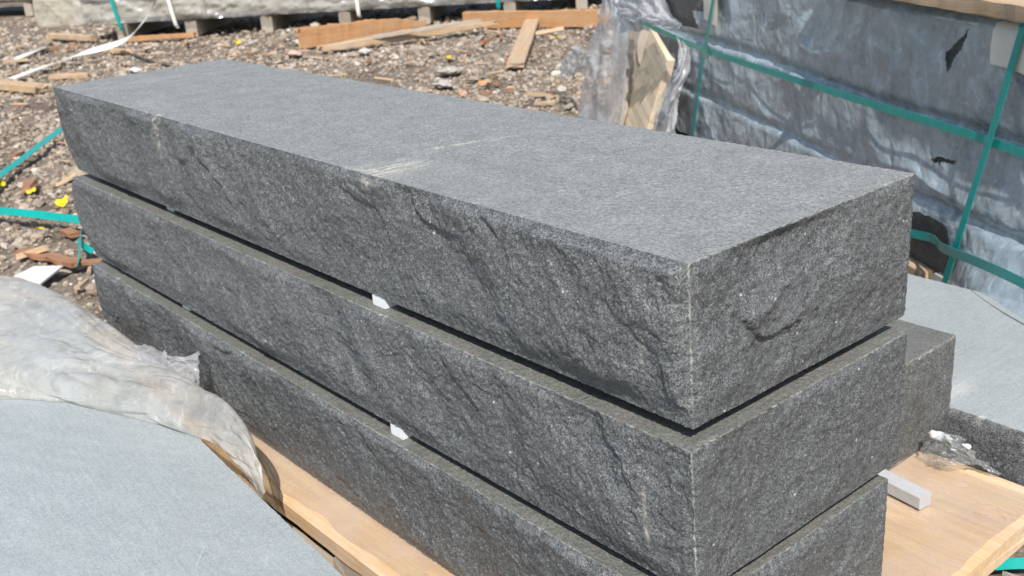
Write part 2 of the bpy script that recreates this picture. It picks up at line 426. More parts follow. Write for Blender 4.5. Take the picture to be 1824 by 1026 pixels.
def stone_step(L, D, H, seed, slant=.1, edge_front=.35, d0=.0016, d1=.0038, lean=.006, mats=None, ang=52.0, end_amp=.8,
               chip=None, dust=None, sides='FRLBTb', rock_amp=1.0, top_d=.0035):
    xs = spaced(-L, 0.0, d0, d1); zs = np.linspace(0, H, max(8, int(H / (d0 * 1.35))))
    ys = np.linspace(0, D, max(10, int(D / (d0 * 1.7))))
    Vs, Fs, Ms, Es, Ds = [], [], [], [], []
    off = 0
    def finish(P, nu, nv, flip, mat, E, Dst):
        nonlocal off
        P = P.copy()
        x, y, z = P[..., 0].copy(), P[..., 1].copy(), P[..., 2].copy()
        # nibbled arrises, the same for every face that meets there
        j = .0012
        P[..., 0] += j * fbm(y * 150 + z * 90, z * 150, seed + 21, 2); P[..., 1] += j * fbm(x * 150, z * 150 + y * 60, seed + 22, 2)
        P[..., 2] += .0005 * fbm(x * 130, y * 130, seed + 23, 2)
        def nick(a, sd, big): return .0016 * sm(.1, .6, pn(a * 70, a * 0 + sd, seed + sd)) + big * sm(.42, .62, pn(a * 19, a * 0 + sd, seed + sd + 3)) * (.6 + pn(a * 90, a * 0, seed + sd + 5))
        e1 = np.exp(-(np.clip(y, 0, 1) / .0045) ** 2) * np.exp(-((H - z) / .0045) ** 2) * nick(x, 31, .0065)
        P[..., 1] += e1; P[..., 2] -= e1 * .5
        e2 = np.exp(-(x / .0045) ** 2) * np.exp(-((H - z) / .0045) ** 2) * nick(y, 33, .005)
        P[..., 0] -= e2; P[..., 2] -= e2 * .5
        e3 = np.exp(-(x / .004) ** 2) * np.exp(-(np.clip(y, 0, 1) / .004) ** 2) * nick(z, 35, .005)
        P[..., 0] -= e3; P[..., 1] += e3
        w = sm(-L + .22, -L, x)
        q = np.clip(1 - z / H, 0, 1)
        P[..., 0] += w * slant * .35 * (q ** 6) * (1 + .25 * pn(y * 5, z * 9, seed + 24)) - w * .016 * np.sin(np.pi * np.clip(z / H, 0, 1))
        P[..., 1] += lean * q * (1 - y / D)
        Vs.append(P.reshape(-1, 3)); Fs.append(gridF(nu, nv, flip, off)); Ms.append(np.full((nu - 1) * (nv - 1), mat))
        Es.append(E.ravel()); Ds.append(Dst.ravel()); off += nu * nv
    def mask(a, n):                                     # 0 on the borders of a face
        m_ = np.minimum(a, n - a); return sm(0, .012, m_)
    # front
    X, Z = np.meshgrid(xs, zs, indexing='ij')
    m_ = sm(0, .012, H - Z) * sm(0, .034, Z) * sm(0, .012, -X) * sm(0, .02, X + L)
    h = (rock(X, Z, seed, ang, rock_amp) + .002 * rock_amp) * m_
    E = np.zeros_like(X); E[-1, :] = 1; E[:, -1] = edge_front; E[0, :] = .3
    ds = np.zeros_like(X) if dust is None else dust('F', X, Z)
    finish(np.stack([X, -h, Z], -1), len(xs), len(zs), False, 0, E, ds)
    # right end
    Y, Z = np.meshgrid(ys, zs, indexing='ij')
    m_ = sm(0, .012, H - Z) * sm(0, .03, Z) * mask(Y, D)
    h = rock(Y + 7, Z, seed + 50, 130.0, end_amp) * m_
    if chip is not None: h = h + chip(Y, Z) * m_
    E = np.zeros_like(Y); E[0, :] = 1; E[:, -1] = .95; E[-1, :] = .3
    finish(np.stack([h, Y, Z], -1), len(ys), len(zs), False, 0, E, np.zeros_like(Y))
    # left end
    ysl = ys[::3] if (len(ys) - 1) % 3 == 0 else np.linspace(0, D, len(ys) // 3)
    zl = np.linspace(0, H, len(zs) // 2)
    Y, Z = np.meshgrid(ysl, zl, indexing='ij')
    h = (rock(Y + 3, Z, seed + 70, 60.0, 1.3) + .004) * mask(Z, H) * mask(Y, D)
    finish(np.stack([-L - h, Y, Z], -1), len(ysl), len(zl), True, 0, np.zeros_like(Y), np.zeros_like(Y))
    # back
    xb = xs[::3] if (len(xs) - 1) % 3 == 0 else np.append(xs[::3], 0.0)
    X, Z = np.meshgrid(xb, zl, indexing='ij')
    h = (rock(X + 11, Z, seed + 90, 52.0, rock_amp)) * mask(Z, H) * sm(0, .01, -X) * sm(0, .02, X + L)
    finish(np.stack([X, D + h, Z], -1), len(xb), len(zl), True, 0, np.zeros_like(X), np.zeros_like(X))
    # top
    yt = np.concatenate([[0, .002, .0045, .0075], np.linspace(.011, D - .004, max(10, int(D / top_d))), [D]])
    X, Y = np.meshgrid(xs, yt, indexing='ij')
    z = .0004 * fbm(X * 120, Y * 120, seed + 31, 3) * mask(Y, D)
    E = np.zeros_like(X); E[-1, :] = .9; E[:, 0] = edge_front; E[:, -1] = .2; E[0, :] = .3
    ds = np.zeros_like(X) if dust is None else dust('T', X, Y)
    finish(np.stack([X, Y, H + z], -1), len(xs), len(yt), False, 1, E, ds)
    # bottom
    X, Y = np.meshgrid(xb, np.linspace(0, D, 12), indexing='ij')
    finish(np.stack([X, Y, np.zeros_like(X)], -1), len(xb), 12, True, 1, np.zeros_like(X), np.zeros_like(X))
    return mesh_np('stone_step', np.concatenate(Vs), np.concatenate(Fs), mats or [M['rock'], M['flamed']], np.concatenate(Ms),
                   attrs={'edge': np.concatenate(Es), 'dust': np.concatenate(Ds)})

H = .18; GAP = .0175; DECK = .135
Z1 = DECK; Z2 = Z1 + H + GAP; Z3 = Z2 + H + GAP
def local(px, py, z, o): return at(px, py, z) - np.array(o)
def dust_top(face, A, B):
    if face == 'T':
        r = np.zeros_like(A)
        def smear(p, q, w, k, s, gain=1.0, fr=(8., 90.)):
            nonlocal r
            p = np.array(p); q = np.array(q); d = q - p; ln = np.hypot(*d); d = d / ln
            al = (A - p[0]) * d[0] + (B - p[1]) * d[1]; ac = -(A - p[0]) * d[1] + (B - p[1]) * d[0]
            mk = sm(-.25 * ln, .2 * ln, al) * sm(1.25 * ln, .75 * ln, al) * np.exp(-(ac / w) ** 2)
            st = sm(k, k + .35, .5 + fbm(al * fr[0], ac * fr[1], s, 3))
            r = np.maximum(r, gain * mk * st)
        smear((-.553, -.005), (-.548, .085), .030, .22, 61, .9, (10., 120.))
        smear((-.60, .005), (-.52, .03), .012, .3, 67, .5)
        smear((-.597, .140), (-.592, .156), .0035, -.2, 63, 1.0, (12., 160.))
        smear((-.588, .172), (-.577, .212), .0042, .1, 62, 1.0, (12., 200.))
        smear((-.572, .222), (-.556, .262), .0065, .42, 64, .7, (25., 260.))
        smear((-1.246, .0), (-1.238, .010), .010, .0, 65, 1.0)
        smear((-1.70, .02), (-1.6, .30), .05, .55, 66, .4)
        smear((-1.45, .03), (-1.3, .05), .03, .5, 69, .3)
        return r
    r = .9 * np.exp(-((A + 1.243 + .10 * (B - H)) / .010) ** 2) * sm(.06, .17, B) * sm(.3, .6, .5 + fbm(A * 160, B * 60, 71, 2))
    r = np.maximum(r, .9 * np.exp(-((A + .548) / .012) ** 2 - ((B - .170) / .008) ** 2) * sm(.35, .55, .5 + fbm(A * 120, B * 120, 72, 2)))
    r = np.maximum(r, .3 * np.exp(-((A + .055 - .25 * (B - .07)) / .004) ** 2) * sm(.055, .065, B) * sm(.105, .09, B))
    return r
def dust_mid(face, A, B):
    if face == 'T': return np.zeros_like(A)
    return .8 * np.exp(-((A + .062 + .12 * (B - .09)) / .0028) ** 2) * sm(.045, .055, B) * sm(.115, .105, B)
tipy, tipz = .115, .063
def chip_top(Y, Z):
    # a V shaped flake left standing proud, its lower edge casts a thin shadow
    wob = .004 * fbm(Y * 60, Z * 60, 44, 2)
    a = (Z - tipz) - .95 * (tipy - Y); b = (Z - tipz) - .10 * (Y - tipy)
    d = np.minimum(a, b) + wob
    fade = sm(.12, .015, np.hypot(Y - tipy, Z - tipz))
    return .0052 * sm(-.001, .0018, d) * fade - .004 * sm(.05, .0, np.hypot(Y - tipy - .01, Z - tipz + .015)) * sm(.004, -.004, d)
G_ST = 'rock-faced granite steps stacked on the pallet'
put('stone_step', stone_step(1.785, .4032, H, 11, .10, .22, dust=dust_top, chip=chip_top, lean=.006),
    label='topmost dark granite step slab with dust smears on its grey top', cat='stone step', group=G_ST, loc=(0, 0, Z3))
put('stone_step', stone_step(1.775, .404, H, 211, .09, .75, lean=.008, mats=[M['rock'], M['flamed_warm']], dust=dust_mid, end_amp=.5, top_d=.012),
    label='middle rock-faced granite step slab, between the top and bottom ones of the near stack', cat='stone step', group=G_ST, loc=(.009, -.0075, Z2))
put('stone_step', stone_step(1.755, .386, H, 311, .08, .75, lean=.008, mats=[M['rock'], M['flamed_warm']], end_amp=.5, top_d=.012),
    label='lowest granite step slab of the near stack, lying on the wooden pallet', cat='stone step', group=G_ST, loc=(.010, -.012, Z1))
put('stone_step', stone_step(1.5, .40, .178, 411, .02, .6, .004, .01, mats=[M['rock_far'], M['flamed_warm']], end_amp=.45, top_d=.012),
    label='single granite step slab lying behind the near stack, its corner showing at right', cat='stone step', group=G_ST, loc=(-.152, .446, DECK))

# white foam spacers
def spacer(l, w, h):
    return sweep([(0, 0, 0), (0, l * .5, 0), (0, l, 0)], w, h, (0, 0, 1), [M['foam']], 'spacer_block', bev=.03)
for (px, py, z, base, lab) in [
        (303, 372, Z3 - GAP, Z3, 'white foam spacer under the far end of the top step'),
        (672, 541, Z3 - GAP, Z3, 'white foam spacer under the middle of the top step'),
        (331, 547, Z2 - GAP, Z2, 'white foam spacer under the far end of the middle step'),
        (704, 771, Z2 - GAP, Z2, 'white foam spacer under the middle of the middle step')]:
    q = at(px, py, z)
    put('spacer_block', spacer(.20, .031, GAP - .0006), label=lab, cat='spacer', group='white foam spacers between the steps',
        loc=(q[0] + .013, q[1] - .005, z + GAP / 2), rotz=0)
q = at(1612, 908, DECK + .003)
put('spacer_block', sweep([(-.22, 0, 0), (-.1, 0, 0), (0, 0, 0)], .027, .024, (0, 0, 1), [M['foam_dull']], 'spacer_block'),
    label='loose white foam bar lying on the pallet deck at right', cat='spacer', loc=at(1648, 892, DECK + .0165) , rotz=math.radians(-8))

# ------------------------------------------------------------------ pallet under the stack
pal = put('timber_pallet', None, label='long pine pallet with film stuck on its deck, under the granite steps', cat='pallet', loc=(0, 0, 0))
def bx(p0, p1, w, t, mat, name, seed=0, up=(0, 0, 1), n=24, rough=.0012, cap=.004):
    return sweep(lerp_path([p0, p1], n), w, t, up, [mat], name, seed, rough, cap_rough=cap)
for k, (y0, y1, x0, x1) in enumerate([(-.078, .10, -1.80, .05), (.115, .33, -1.82, .06), (.345, .765, -1.82, .066)]):
    put('deck_board', bx((x0, (y0 + y1) / 2, DECK - .0175), (x1, (y0 + y1) / 2, DECK - .0175), y1 - y0, .035, M['wood_deck'], 'deck_board', k, n=60), pal)
for k, x in enumerate((-1.70, -1.15, -.62, -.04)):
    put('bearer', bx((x, -.07, .056), (x, .75, .056), .09, .082, M['wood_gray'], 'bearer', 20 + k), pal)
put('bottom_board', bx((-1.75, -.105, .05), (.0, -.095, .05), .10, .024, M['wood_gray'], 'bottom_board', 31), pal)
# film stuck to the deck
X, Y = np.meshgrid(np.linspace(-.30, .055, 60), np.linspace(.36, .755, 60), indexing='ij')
e = .004 * fbm(X * 12, Y * 12, 3, 3)
put('plastic_film', mesh_np('plastic_film', np.stack([X + e, Y - .02 + e, DECK + .0022 + .0018 * np.abs(fbm(X * 16, Y * 9, 4, 4))], -1), gridF(60, 60), [M['film_deck']]), pal)
X, Y = np.meshgrid(np.linspace(-1.3, .0, 140), np.linspace(-.062, .02, 16), indexing='ij')
put('plastic_film', mesh_np('plastic_film', np.stack([X, Y + .008 * fbm(X * 9, Y * 3, 7, 3), DECK + .002 + .001 * np.abs(fbm(X * 14, Y * 14, 5, 3))], -1), gridF(140, 16), [M['film_deck']]), pal)

# ------------------------------------------------------------------ sawn slabs at left and right
SL = .24
c0 = at(353, 780, SL); c1 = at(610, 1026, SL)
angL = math.atan2(c1[1] - c0[1], c1[0] - c0[0])
def dustL(face, A, B):
    if face != 'T': return np.zeros_like(A)
    r = sm(.62, .9, .5 + fbm(A * 3 + B * 2, B * 50 - A * 30, 81, 3)) * .12
    return r
# local frame: the edge towards the stack is the slab's back edge
o = put('sawn_slab', stone_step(2.2, .85, .10, 511, .01, .1, .006, .012, mats=[M['rock_far'], M['sawn']], dust=dustL, lean=0, rock_amp=.2, top_d=.012),
        label='large pale blue-grey sawn slab in the lower left corner', cat='stone slab')
d = np.array([math.cos(angL), math.sin(angL)]); nn = np.array([-d[1], d[0]])
org = c0[:2] + d * 1.35 - nn * .85
o.location = (org[0], org[1], SL - .10); o.rotation_euler = (0, 0, angL)
def dustR(face, A, B):
    if face != 'T': return np.zeros_like(A)
    return np.maximum(.8 * np.exp(-((A + .17) / .02) ** 2 - ((B - .06) / .05) ** 2) * sm(.5, .6, .5 + np.abs(fbm(A * 60, B * 60, 83, 3))), 0)
SRZ = .17
put('sawn_slab', stone_step(1.6, .52, .12, 611, .0, .55, .004, .01, mats=[M['rock'], M['sawn2']], dust=dustR, lean=0, end_amp=.6, top_d=.006),
    label='pale sawn slab with dark split edge behind the pallet at right', cat='stone slab', loc=(-.018, .862, SRZ - .12), rotz=math.radians(-1.5))
for k, x in enumerate((-.35, -1.2)):
    put('timber_bearer', bx((x, .9, .024), (x, 1.36, .024), .08, .046, M['wood_gray'], 'timber_bearer', 40 + k),
        label='grey timber bearer hidden under the sawn slab, ' + ('near end' if k == 0 else 'far end'), cat='timber')

# ------------------------------------------------------------------ wrapped stone bundle at right
P0 = at(1680, 505, .08); P0 = np.array([P0[0], P0[1], 0.0])
h_ = np.array([-.872, .489, 0.0]); h_ /= np.linalg.norm(h_); nb = np.array([h_[1] * 1.0, -h_[0], 0]); nb = np.array([.489, .872, 0.0]); nb /= np.linalg.norm(nb)
crz = math.atan2(-h_[1], -h_[0])
crate = put('wrapped_stone_bundle', None, label='bundle of dark granite wrapped in grey plastic film with green straps', cat='stone bundle', loc=P0, rotz=crz)
def cl(px, py, off=0.0):
    """point of a picture ray on the bundle's front, in its own axes (x right, y inwards, z up); off = metres in front"""
    dd = ray(px, py); base = P0 - nb * off
    t = ((base - CAM) @ nb) / (dd @ nb); q = CAM + dd * t - P0
    return np.array([-(q @ h_), q @ nb, q[2]])
XL, XR, CT = -2.75, .70, .705
courses = [(.095, .262), (.285, .47), (.492, .69)]
k = 0
for ci, (z0, z1) in enumerate(courses):
    cuts = [XL, -1.55 + .2 * ci, -.42 + .15 * (ci % 2), XR]
    for a, b in zip(cuts[:-1], cuts[1:]):
        me = stone_step(b - a - .008, .62, z1 - z0, 700 + 13 * k, .0, .3, .011, .016, mats=[M['rock_far'], M['flamed_warm']], rock_amp=1.2, lean=0, top_d=.05)
        put('stone_block', me, crate, loc=(b - .004, .014, z0)); k += 1
for x in (-2.4, -1.4, .0):
    put('bearer', bx((x, -.0, .048), (x, .6, .048), .10, .09, M['card'] if x == 0 else M['wood_pale'], 'bearer', 50), crate)
put('bearer', bx(( .10, .02, .06), (.5, .02, .06), .05, .03, M['wood_pale'], 'bearer', 52), crate)
put('bearer', bx((-.42, .01, .05), (-.06, .01, .05), .05, .08, M['wood_pale'], 'bearer', 53), crate)
# film over the front and top, with tears
def inpoly(px, py, poly):
    r = np.zeros(px.shape, bool); n = len(poly); j = n - 1
    for i in range(n):
        xi, yi = poly[i]; xj, yj = poly[j]
        c = ((yi > py) != (yj > py)) & (px < (xj - xi) * (py - yi) / (yj - yi + 1e-12) + xi)
        r ^= c; j = i
    return r
nx, nt = 660, 200
tx = np.linspace(XL - .02, XR + .03, nx); tt = np.linspace(0, 1, nt)
X, T = np.meshgrid(tx, tt, indexing='ij')
zb = .236 - .15 * sm(-.22, -.34, X)           # lower hem
zb = zb - .13 * sm(.02, .07, X) + .010 * pn(X * 9, X * 0, 2) + .004 * pn(X * 40, X * 0, 3)
front = .80
Z = np.where(T < front, zb + (CT - zb) * (T / front), CT)
Yv = np.where(T < front, 0.0, (T - front) / (1 - front) * .55)
crease = 1 - np.abs(pn(X * 2.6 + Z * 2.2 + .25 * pn(X * 5, Z * 5, 90), Z * 4.2 - X * 1.1, 91))
crease2 = 1 - np.abs(pn(X * 6.5 - Z * 5, Z * 6 + X * 2.5, 93))
crease3 = 1 - np.abs(pn(X * 17 + Z * 9, Z * 15 - X * 6, 94))
dy = -.006 + .016 * crease ** 1.5 + .006 * crease2 ** 1.5 * sm(-.2, .4, pn(X * 3, Z * 3, 96)) + .0025 * crease3 * sm(.0, .5, pn(X * 4, Z * 5, 97)) + .006 * fbm(X * 1.7, Z * 2.4, 95, 2)
for zg in (.277, .481):                           # sucked into the joints between courses
    dy = dy - .016 * np.exp(-((Z - zg - .006 * np.sin(X * 4)) / .014) ** 2)
dy = np.maximum(dy, -.010) + .012
dy = dy + .085 * sm(.02, .30, X) * sm(.30, .12, Z)           # skirt flares out at the right
Vf = np.stack([X, Yv - np.where(T < front, dy, .012), Z + np.where(T < front, 0, .012 + .01 * crease)], -1)
F = gridF(nx, nt)
cx = X[:-1, :-1].ravel(); cz = Z[:-1, :-1].ravel(); ct = T[:-1, :-1].ravel()
holes = [[(1698, 88), (1738, 50), (1728, 78), (1712, 100), (1695, 130), (1692, 96)],
         [(1668, 285), (1678, 276), (1690, 283), (1706, 284), (1712, 281), (1706, 292), (1690, 289), (1672, 290)],
         [(1175, -40), (1262, -40), (1262, 22), (1240, 18), (1255, 52), (1225, 46), (1200, 28)]]
keep = np.ones(len(F), bool)
jx = .005 * fbm(cx * 45, cz * 45, 97, 3); jz = .005 * fbm(cx * 45 + 9, cz * 45, 98, 3)
for hp in holes:
    keep &= ~(inpoly(cx + jx, cz + jz, [(cl(*q)[0], cl(*q)[2]) for q in hp]) & (ct < front))
put('plastic_wrap', mesh_np('plastic_wrap', Vf, F[keep], [M['film_wrap']]), crate)
# straps
def strap_local(pts, n=60, w=.027, off=.032, name='strap', up=(0, -1, 0)):
    P = lerp_path([(q[0], -off, q[2]) for q in pts], n)
    P[:, 1] -= .004 * fbm(P[:, 0] * 3, P[:, 2] * 3, 12, 2)
    return sweep(P, w, .0016, up, [M['strap']], name)
mid = [(XL + .0, 0, .480), (-2.2, 0, .470), (-1.63, 0, .452), (-1.0, 0, .455), (-.3, 0, .466), (.13, 0, .474), (XR, 0, .47)]
P = lerp_path([(-2.77, .45, .50), (-2.785, .12, .492), (-2.775, .01, .485), (-2.70, -.032, .480)] + [(a, -.034, c) for a, b, c in mid[1:]], 90)
P[:, 0] = np.where(P[:, 0] < -2.72, P[:, 0] - .02, P[:, 0])
TT = np.gradient(P, axis=0); UP = np.stack([TT[:, 1], -TT[:, 0], TT[:, 0] * 0], 1)
put('strap', sweep(P, .020, .0016, UP, [M['strap']], 'strap'), crate)
def vstrap(pxpts, off):
    pts = [cl(*q, off) for q in pxpts]
    return pts
for pts in ([(1285, -85), (1270, 0), (1250, 120), (1231, 260), (1220, 340)], [(1838, -5), (1819, 55), (1765, 240), (1724, 370), (1682, 505)]):
    Q = [cl(*q, .046) for q in pts]
    topz = .735
    a = Q[0] + (Q[0] - Q[1]) * ((topz - Q[0][2]) / (Q[0][2] - Q[1][2]))
    P = lerp_path([(a[0] + .01, .5, topz + .006), (a[0], .06, topz + .006), (a[0], -.02, topz + .005), (a[0] - .002, -.043, topz - .004), (a[0] - .006, -.047, topz - .03)] + [tuple(q) for q in Q if q[2] < topz - .06], 90)
    TT = np.gradient(P, axis=0); UP = np.stack([TT[:, 0] * 0, TT[:, 2], -TT[:, 1]], 1)
    put('strap', sweep(P, .020, .0016, UP, [M['strap']], 'strap'), crate)
low = [cl(1560, 398), cl(1625, 412), cl(1672, 424), cl(1690, 440, .04), cl(1760, 468, .09), cl(1830, 500, .11), cl(1900, 540, .11)]
P = lerp_path(low, 60); P[:, 1] -= .016
put('strap', sweep(P, .022, .0016, (0, -1, 0), [M['strap']], 'strap'), crate)
# corner protectors: folded card under the straps
def folded_card(x0, x1, zlow, seed):
    u = np.linspace(0, 1, 10); prof = [(-.037, zlow), (-.0385, (zlow + CT) / 2), (-.037, CT + .0), (-.030, CT + .016), (-.01, CT + .022), (.10, CT + .023)]
    V = []
    for a in u:
        for (y, z) in prof: V.append((x0 + (x1 - x0) * a + .004 * (z - zlow), y + .002 * math.sin(a * 5 + seed), z + (.006 * math.sin(a * 3 + seed) if z == zlow else 0)))
    V = np.array(V); F = gridF(10, 6); V2 = V + np.array([0, .003, -.003]); return mesh_np('corner_protector', np.concatenate([V, V2]), np.concatenate([F, F[:, ::-1] + len(V)]), [M['card']])
a = cl(1768, 100, .03); b = cl(1850, 110, .03)
put('corner_protector', folded_card(a[0], a[0] + .19, .632, 1), crate)
a = cl(1256, 22, .03)
put('corner_protector', folded_card(a[0], a[0] + .13, .555, 2), crate)
# battens along the top edge
for k, (x0, x1, y0, z0, w, t, ry) in enumerate([(-.62, .75, -.02, .7545, .10, .036, .02), (-.9, .6, .14, .752, .11, .03, -.05), (-2.6, -1.2, .2, .75, .10, .03, .03)]):
    put('batten', bx((x0, y0 + ry, z0), (x1, y0, z0), w, t, M['wood_gray'] if k else M['wood_pale'], 'batten', 60 + k, n=40, rough=.003, cap=.03), crate)
put('batten', bx((-.47, -.075, .738), (-.40, -.045, .752), .05, .012, M['wood_pale'], 'batten', 66, n=8, rough=.004, cap=.02), crate)

# boards leaning on the bundle's left end
def lean_board(top_l, top_r, bot_l, bot_r, off_t, off_b, mat, seed, t=.035):
    Rz = np.array(Matrix.Rotation(crz, 3, 'Z')); W_ = lambda q: Rz @ q + P0
    Tl, Tr = W_(cl(*top_l, off_t)), W_(cl(*top_r, off_t)); B = at((bot_l[0] + bot_r[0]) / 2, (bot_l[1] + bot_r[1]) / 2, 0.0)
    w = np.linalg.norm(Tr - Tl) * .85
    return sweep(lerp_path([B, (Tl + Tr) / 2], 30), w, t, -nb + np.array([0, 0, .35]), [mat], 'leaning_board', seed, .003, cap_rough=.02)
put('leaning_board', lean_board((1152, 72), (1206, 100), (1100, 262), (1152, 276), .10, 0, M['wood_veil'], 70),
    label='pale rough board leaning on the wrapped bundle, half inside torn film', cat='board')
put('leaning_board', lean_board((1122, 48), (1152, 76), (1062, 250), (1092, 262), .08, 0, M['wood_gray'], 71, .05),
    label='greyer board leaning left of the pale board, behind torn film', cat='board')
# torn film hanging round the boards
def crumple(ctrl, nu, nv, seed, amp, mat, name, fine=1.0, ragged=.0, fu=1.0, fv=1.0):
    """sheet through a net of control points with folds"""
    C = np.asarray(ctrl, float)                       # rows x cols x 3
    rows = np.array([lerp_path(r, nv) for r in C])    # R x nv x 3
    S = np.array([lerp_path(rows[:, j], nu) for j in range(nv)]).transpose(1, 0, 2)
    U, Vv = np.meshgrid(np.linspace(0, 1, nu), np.linspace(0, 1, nv), indexing='ij')
    du = np.gradient(S, axis=0); dv = np.gradient(S, axis=1); N = np.cross(du, dv); N /= np.linalg.norm(N, axis=2)[..., None] + 1e-9
    U2 = U + .06 * pn(U * 3, Vv * 3, seed + 4); V2 = Vv + .06 * pn(U * 3 + 5, Vv * 3, seed + 5)
    f1 = (1 - np.abs(fbm(U2 * 3 * fine * fu + V2 * 1.2, V2 * 3 * fine * fv - U2 * .8, seed, 2, .45))) ** 3 - .4
    f2 = (1 - np.abs(fbm(U2 * 8 * fine * fu - V2 * 3, V2 * 6 * fine * fv + U2 * 3, seed + 3, 2))) ** 5 - .3
    f2 = f2 * sm(-.1, .5, pn(U * 3, Vv * 3, seed + 6))
    f3 = (1 - np.abs(pn(U2 * 22 * fu - V2 * 9, V2 * 20 * fv + U2 * 8, seed + 8))) * sm(.0, .5, pn(U * 4 + 3, Vv * 4, seed + 7))
    f2 = f2 * 1.3 + .5 * f3
    S = S + N * (amp * (f1 + .35 * f2))[..., None]
    F = gridF(nu, nv)
    if ragged:
        b = np.minimum(np.minimum(U, 1 - U), np.minimum(Vv, 1 - Vv))
        k = (b > ragged * (.2 + .9 * np.abs(fbm(U * 7, Vv * 7, seed + 9, 3))))[:-1, :-1].ravel()
        F = F[k]
    return mesh_np(name, S, F, [mat])
def clw(px, py, off):
    Rz = np.array(Matrix.Rotation(crz, 3, 'Z')); return Rz @ cl(px, py, .12 + off * .3) + P0
def net(rows): return [[clw(*q) for q in r] for r in rows]
put('torn_film', crumple(net([[(1070, -60, .1), (1085, -60, .1), (1105, -60, .06)], [(1072, 10, .16), (1090, 12, .2), (1112, 10, .12)], [(1052, 70, .25), (1080, 80, .3), (1122, 78, .35)],
                          [(1034, 150, .35), (1068, 160, .4), (1116, 165, .45)], [(1022, 235, .45), (1056, 245, .5), (1104, 250, .55)]]), 90, 50, 101, .03, M['film_clear'], 'torn_film', .9, .05),
    label='long torn strip of film hanging left of the leaning boards', cat='plastic film')
put('torn_film', crumple(net([[(1030, 70, .3), (1040, 85, .32), (1056, 95, .3)], [(1010, 95, .34), (1030, 110, .36), (1048, 118, .32)], [(990, 135, .36), (1005, 140, .4), (1022, 130, .36)]]), 40, 30, 103, .025, M['film_clear'], 'torn_film', 1.2, .12),
    label='small torn tatter of film above the gravel, left of the hanging strip', cat='plastic film')
put('torn_film', crumple(net([[(1206, 62, .40), (1218, 70, .36), (1230, 85, .30)], [(1208, 110, .46), (1216, 115, .40), (1226, 120, .32)], [(1190, 150, .52), (1200, 165, .48), (1212, 160, .40)],
                          [(1170, 205, .58), (1188, 215, .52), (1206, 212, .46)], [(1150, 260, .6), (1178, 262, .56), (1210, 258, .5)]]), 80, 50, 105, .022, M['film_clear'], 'torn_film', .9, .05),
    label='torn film wrapped round the right edge of the pale board', cat='plastic film')
put('torn_film', crumple(net([[(1098, -40, .1), (1140, -40, .12), (1180, -30, .06)], [(1100, 8, .12), (1145, 10, .22), (1190, 22, .1)], [(1106, 22, .2), (1150, 28, .28), (1205, 36, .12)], [(1118, 34, .24), (1160, 44, .26), (1212, 52, .1)]]), 70, 60, 107, .035, M['film_clear'], 'torn_film', .9, .04),
    label='crumpled film bunched over the upper left corner of the bundle', cat='plastic film')

# ------------------------------------------------------------------ milky sheet draped at left
def A3(px, py, z): return at(px, py, z)
sheet = [[A3(-160, 735, .2425), A3(0, 711, .2425), A3(110, 718, .2425), A3(205, 735, .2425), A3(300, 762, .243), A3(375, 790, .243), A3(430, 838, .232), A3(468, 892, .19)],
         [A3(-160, 715, .262), A3(0, 688, .264), A3(110, 700, .262), A3(208, 722, .262), A3(300, 742, .266), A3(385, 768, .268), A3(440, 815, .262), A3(470, 878, .215)],
         [A3(-160, 660, .285), A3(0, 645, .29), A3(110, 655, .290), A3(215, 680, .290), A3(310, 690, .298), A3(395, 725, .298), A3(448, 790, .285), A3(470, 862, .225)],
         [A3(-160, 630, .27), A3(0, 612, .275), A3(110, 602, .285), A3(215, 640, .280), A3(310, 662, .292), A3(385, 705, .290), A3(436, 765, .262), A3(455, 830, .215)],
         [A3(-160, 600, .25), A3(0, 585, .265), A3(100, 585, .27), A3(200, 620, .262), A3(295, 655, .262), A3(365, 695, .245), A3(415, 750, .20), A3(440, 800, .16)],
         [A3(-160, 540, .27), A3(0, 535, .285), A3(100, 550, .285), A3(190, 590, .27), A3(270, 638, .245), A3(330, 690, .20), A3(370, 740, .15), A3(395, 780, .145)],
         [A3(-160, 495, .26), A3(0, 494, .27), A3(95, 515, .262), A3(170, 558, .25), A3(235, 612, .22), A3(280, 655, .17), A3(320, 700, .145), A3(350, 740, .142)],
         [A3(-160, 490, .10), A3(0, 490, .10), A3(85, 515, .10), A3(150, 560, .09), A3(210, 620, .08), A3(240, 670, .07), A3(280, 720, .06), A3(320, 760, .06)]]
put('plastic_sheet', crumple(sheet, 170, 260, 121, .012, M['film_milky'], 'plastic_sheet', 1.0, fu=1.6, fv=.8),
    label='bunched milky plastic sheet draped over the lower left slab', cat='plastic sheet')
flap = [[A3(238, 612, .262), A3(262, 616, .27), A3(288, 622, .275), A3(296, 632, .27), A3(322, 634, .285), A3(357, 624, .30)],
        [A3(236, 640, .255), A3(262, 645, .265), A3(290, 650, .268), A3(305, 655, .268), A3(330, 655, .275), A3(356, 655, .275)],
        [A3(240, 668, .26), A3(270, 675, .27), A3(300, 682, .275), A3(320, 686, .275), A3(335, 690, .275), A3(354, 694, .272)]]
put('torn_film', crumple(flap, 60, 90, 131, .012, M['film_clear'], 'torn_film', 1.4, .03),
    label='ragged film flap standing up behind the milky sheet', cat='plastic film')
